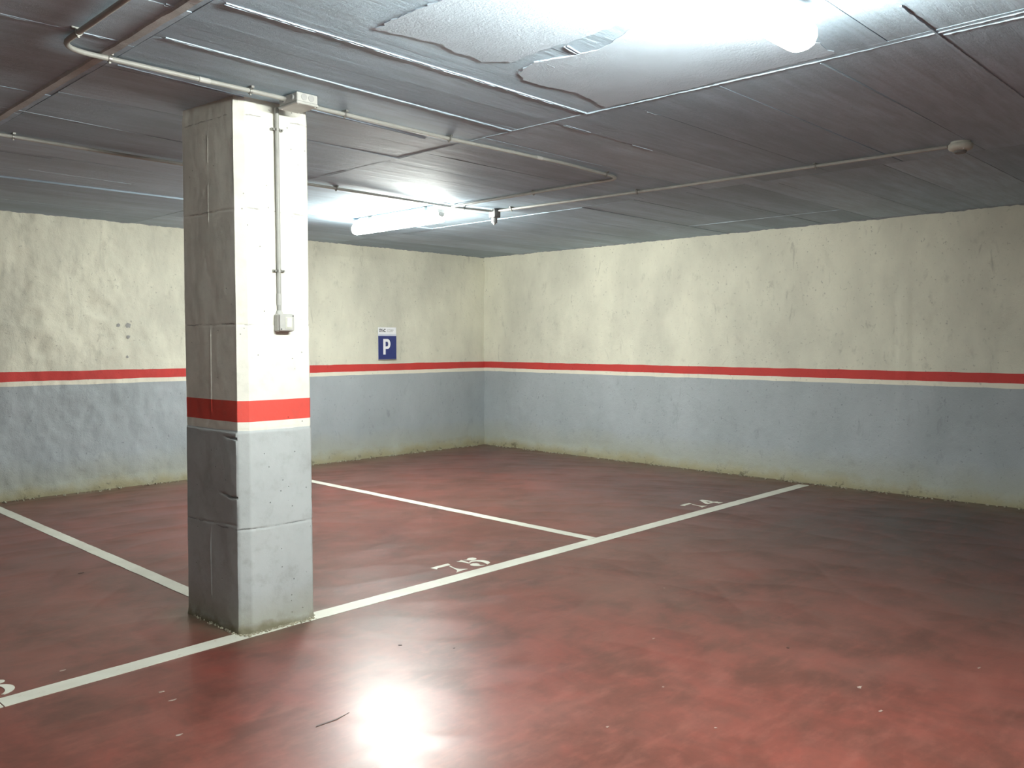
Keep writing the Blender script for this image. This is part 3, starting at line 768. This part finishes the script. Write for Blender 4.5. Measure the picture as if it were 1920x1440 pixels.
# ================================================================== LIGHT SWITCH
sw = empty('light_switch', (2.238, 3.76, 1.512)); tag(sw, 'square surface-mounted grey light switch on the column face', 'switch')
FY = 3.764   # column face there
MB().box((2.238, FY - 0.022, 1.512), (0.086, 0.044, 0.086), bevel=0.006).build('back_box', M['box'], sw)
MB().box((2.238, FY - 0.048, 1.512), (0.080, 0.010, 0.080), bevel=0.003).build('face_plate', M['box'], sw)
MB().box((2.246, FY - 0.0535, 1.512), (0.038, 0.004, 0.058)).build('rocker_frame', M['ivory'], sw)
rk = Matrix.Rotation(math.radians(5), 3, 'X')
MB().box((2.246, FY - 0.057, 1.512), (0.026, 0.007, 0.046), rk, bevel=0.0015).build('rocker', M['rocker'], sw)
MB().tube([(2.222, YC, 1.553), (2.222, YC, 1.572)], [0.020, 0.0125], 16).build('conduit_socket', M['box'], sw)
for x, z in ((2.270, 1.545), (2.206, 1.480)):
    MB().tube([(x, FY - 0.0545, z), (x, FY - 0.052, z)], 0.0035, 10).build('screw', M['dark'], sw)

# ================================================================== SMALL BOX BY THE FAR LAMP
sb = empty('sensor_box', (5.31, 5.37, H)); tag(sb, 'small two-tier sensor box hanging from the ceiling right of the far lamp', 'sensor')
MB().box((5.315, 5.375, H - 0.037), (0.075, 0.075, 0.074), bevel=0.004).build('mounting_box', M['box2'], sb)
MB().tube([(5.305, 5.37, H - 0.074), (5.305, 5.37, H - 0.080), (5.305, 5.37, H - 0.120)], [0.020, 0.027, 0.026], 20).build('sensor_barrel', M['box2'], sb, smooth=True)
MB().tube([(5.305, 5.37, H - 0.120), (5.305, 5.37, H - 0.128), (5.305, 5.37, H - 0.140)], [0.018, 0.014, 0.004], 16).build('sensor_tip', M['box'], sb, smooth=True)

# ================================================================== SMOKE DETECTOR
sd = empty('smoke_detector', (5.43, 1.63, H)); tag(sd, 'round ivory smoke detector on the right of the ceiling', 'smoke detector')
c = Vector((5.43, 1.63, 0))
def lathe(name, prof_, mt, par, seg=28):
    b = MB(); b.tube([(c.x, c.y, z) for r, z in prof_], [r for r, z in prof_], seg); return b.build(name, mt, par, smooth=True)
lathe('base', [(0.052, H + 0.004), (0.054, H - 0.004), (0.052, H - 0.012)], M['ivory'], sd)
lathe('dome', [(0.062, H - 0.012), (0.066, H - 0.018), (0.066, H - 0.034), (0.060, H - 0.044), (0.046, H - 0.050), (0.040, H - 0.052)], M['ivory'], sd)
lathe('sensing_grille', [(0.034, H - 0.052), (0.034, H - 0.060), (0.028, H - 0.066), (0.002, H - 0.067)], M['box2'], sd)
MB().tube([(5.385, 1.600, H - 0.046), (5.384, 1.599, H - 0.053)], 0.004, 10).build('indicator_light', M['rocker'], sd)

# ================================================================== PARKING SIGN
YS = 8.478
sg = empty('parking_sign', (6.507, YS, 1.40)); tag(sg, 'blue and white parking sign with a white letter P on the back wall', 'sign')
sx0, sx1 = 6.368, 6.648
MB().box(((sx0 + sx1) / 2, YS, 1.398), (sx1 - sx0, 0.004, 0.398), bevel=0.001).build('board', M['signwhite'], sg)
MB().box(((sx0 + sx1) / 2, YS - 0.0025, 1.347), (sx1 - sx0 - 0.002, 0.001, 0.290)).build('blue_field', M['navy'], sg)
MB().box(((sx0 + sx1) / 2, YS - 0.0025, 1.505), (sx1 - sx0 - 0.002, 0.001, 0.024)).build('pale_blue_band', M['paleblue'], sg)
def P_poly(ox, oz, s_):
    outer = [(0, 0), (0, 1.0), (0.34, 1.0)] + [(0.34 + 0.235 * math.cos(math.radians(a)), 0.68 + 0.32 * math.sin(math.radians(a))) for a in range(80, -91, -10)] + [(0.185, 0.36), (0.185, 0)]
    inner = [(0.185, 0.52), (0.32, 0.52)] + [(0.32 + 0.075 * math.cos(math.radians(a)), 0.67 + 0.15 * math.sin(math.radians(a))) for a in range(-80, 81, 16)] + [(0.32, 0.82), (0.185, 0.82)]
    poly = outer[:3] + outer[3:-2] + [(0.185, 0.36)]
    # split in two along the stem so no hole is needed: stem strip + bowl ring
    stem = [(0, 0), (0, 1.0), (0.185, 1.0), (0.185, 0)]
    bowl = [(0.185, 1.0), (0.34, 1.0)] + outer[3:-2] + [(0.185, 0.36), (0.185, 0.52), (0.32, 0.52)] + inner[2:-2] + [(0.32, 0.82), (0.185, 0.82)]
    return [[(ox + a * s_, oz + b_ * s_) for a, b_ in p] for p in (stem, bowl)]
b = MB()
for p in P_poly(6.444, 1.262, 0.192): b.prism(p, 0, 0.0012, lambda q: (q[0], YS - 0.0030 - q[2], q[1]))
b.build('letter_p', M['signwhite'], sg)['label'] = 'white letter P'
def text(body, x, z, size, mat, name, off=0.0, sxx=1.0):
    cu = bpy.data.curves.new(name, 'FONT'); cu.body = body; cu.size = size; cu.extrude = 0.0004; cu.offset = off
    to = bpy.data.objects.new(name, cu); COL.objects.link(to)
    dg = bpy.context.evaluated_depsgraph_get(); me = bpy.data.meshes.new_from_object(to.evaluated_get(dg))
    bpy.data.objects.remove(to)
    for v in me.vertices:
        a, b_, c_ = v.co; v.co = (x + a * sxx - sg.location.x, YS - 0.0026 - c_ - sg.location.y, z + b_ - sg.location.z)
    me.materials.clear(); me.materials.append(mat)
    o = bpy.data.objects.new(name, me); COL.objects.link(o); o.parent = sg
    return o
text('SYnC', 6.386, 1.541, 0.052, M['ink'], 'lettering', 0.0022, 0.82)['label'] = 'dark grey lettering'
text('CORP', 6.504, 1.541, 0.046, M['ink2'], 'lettering', 0.0008, 0.82)['label'] = 'light grey lettering'
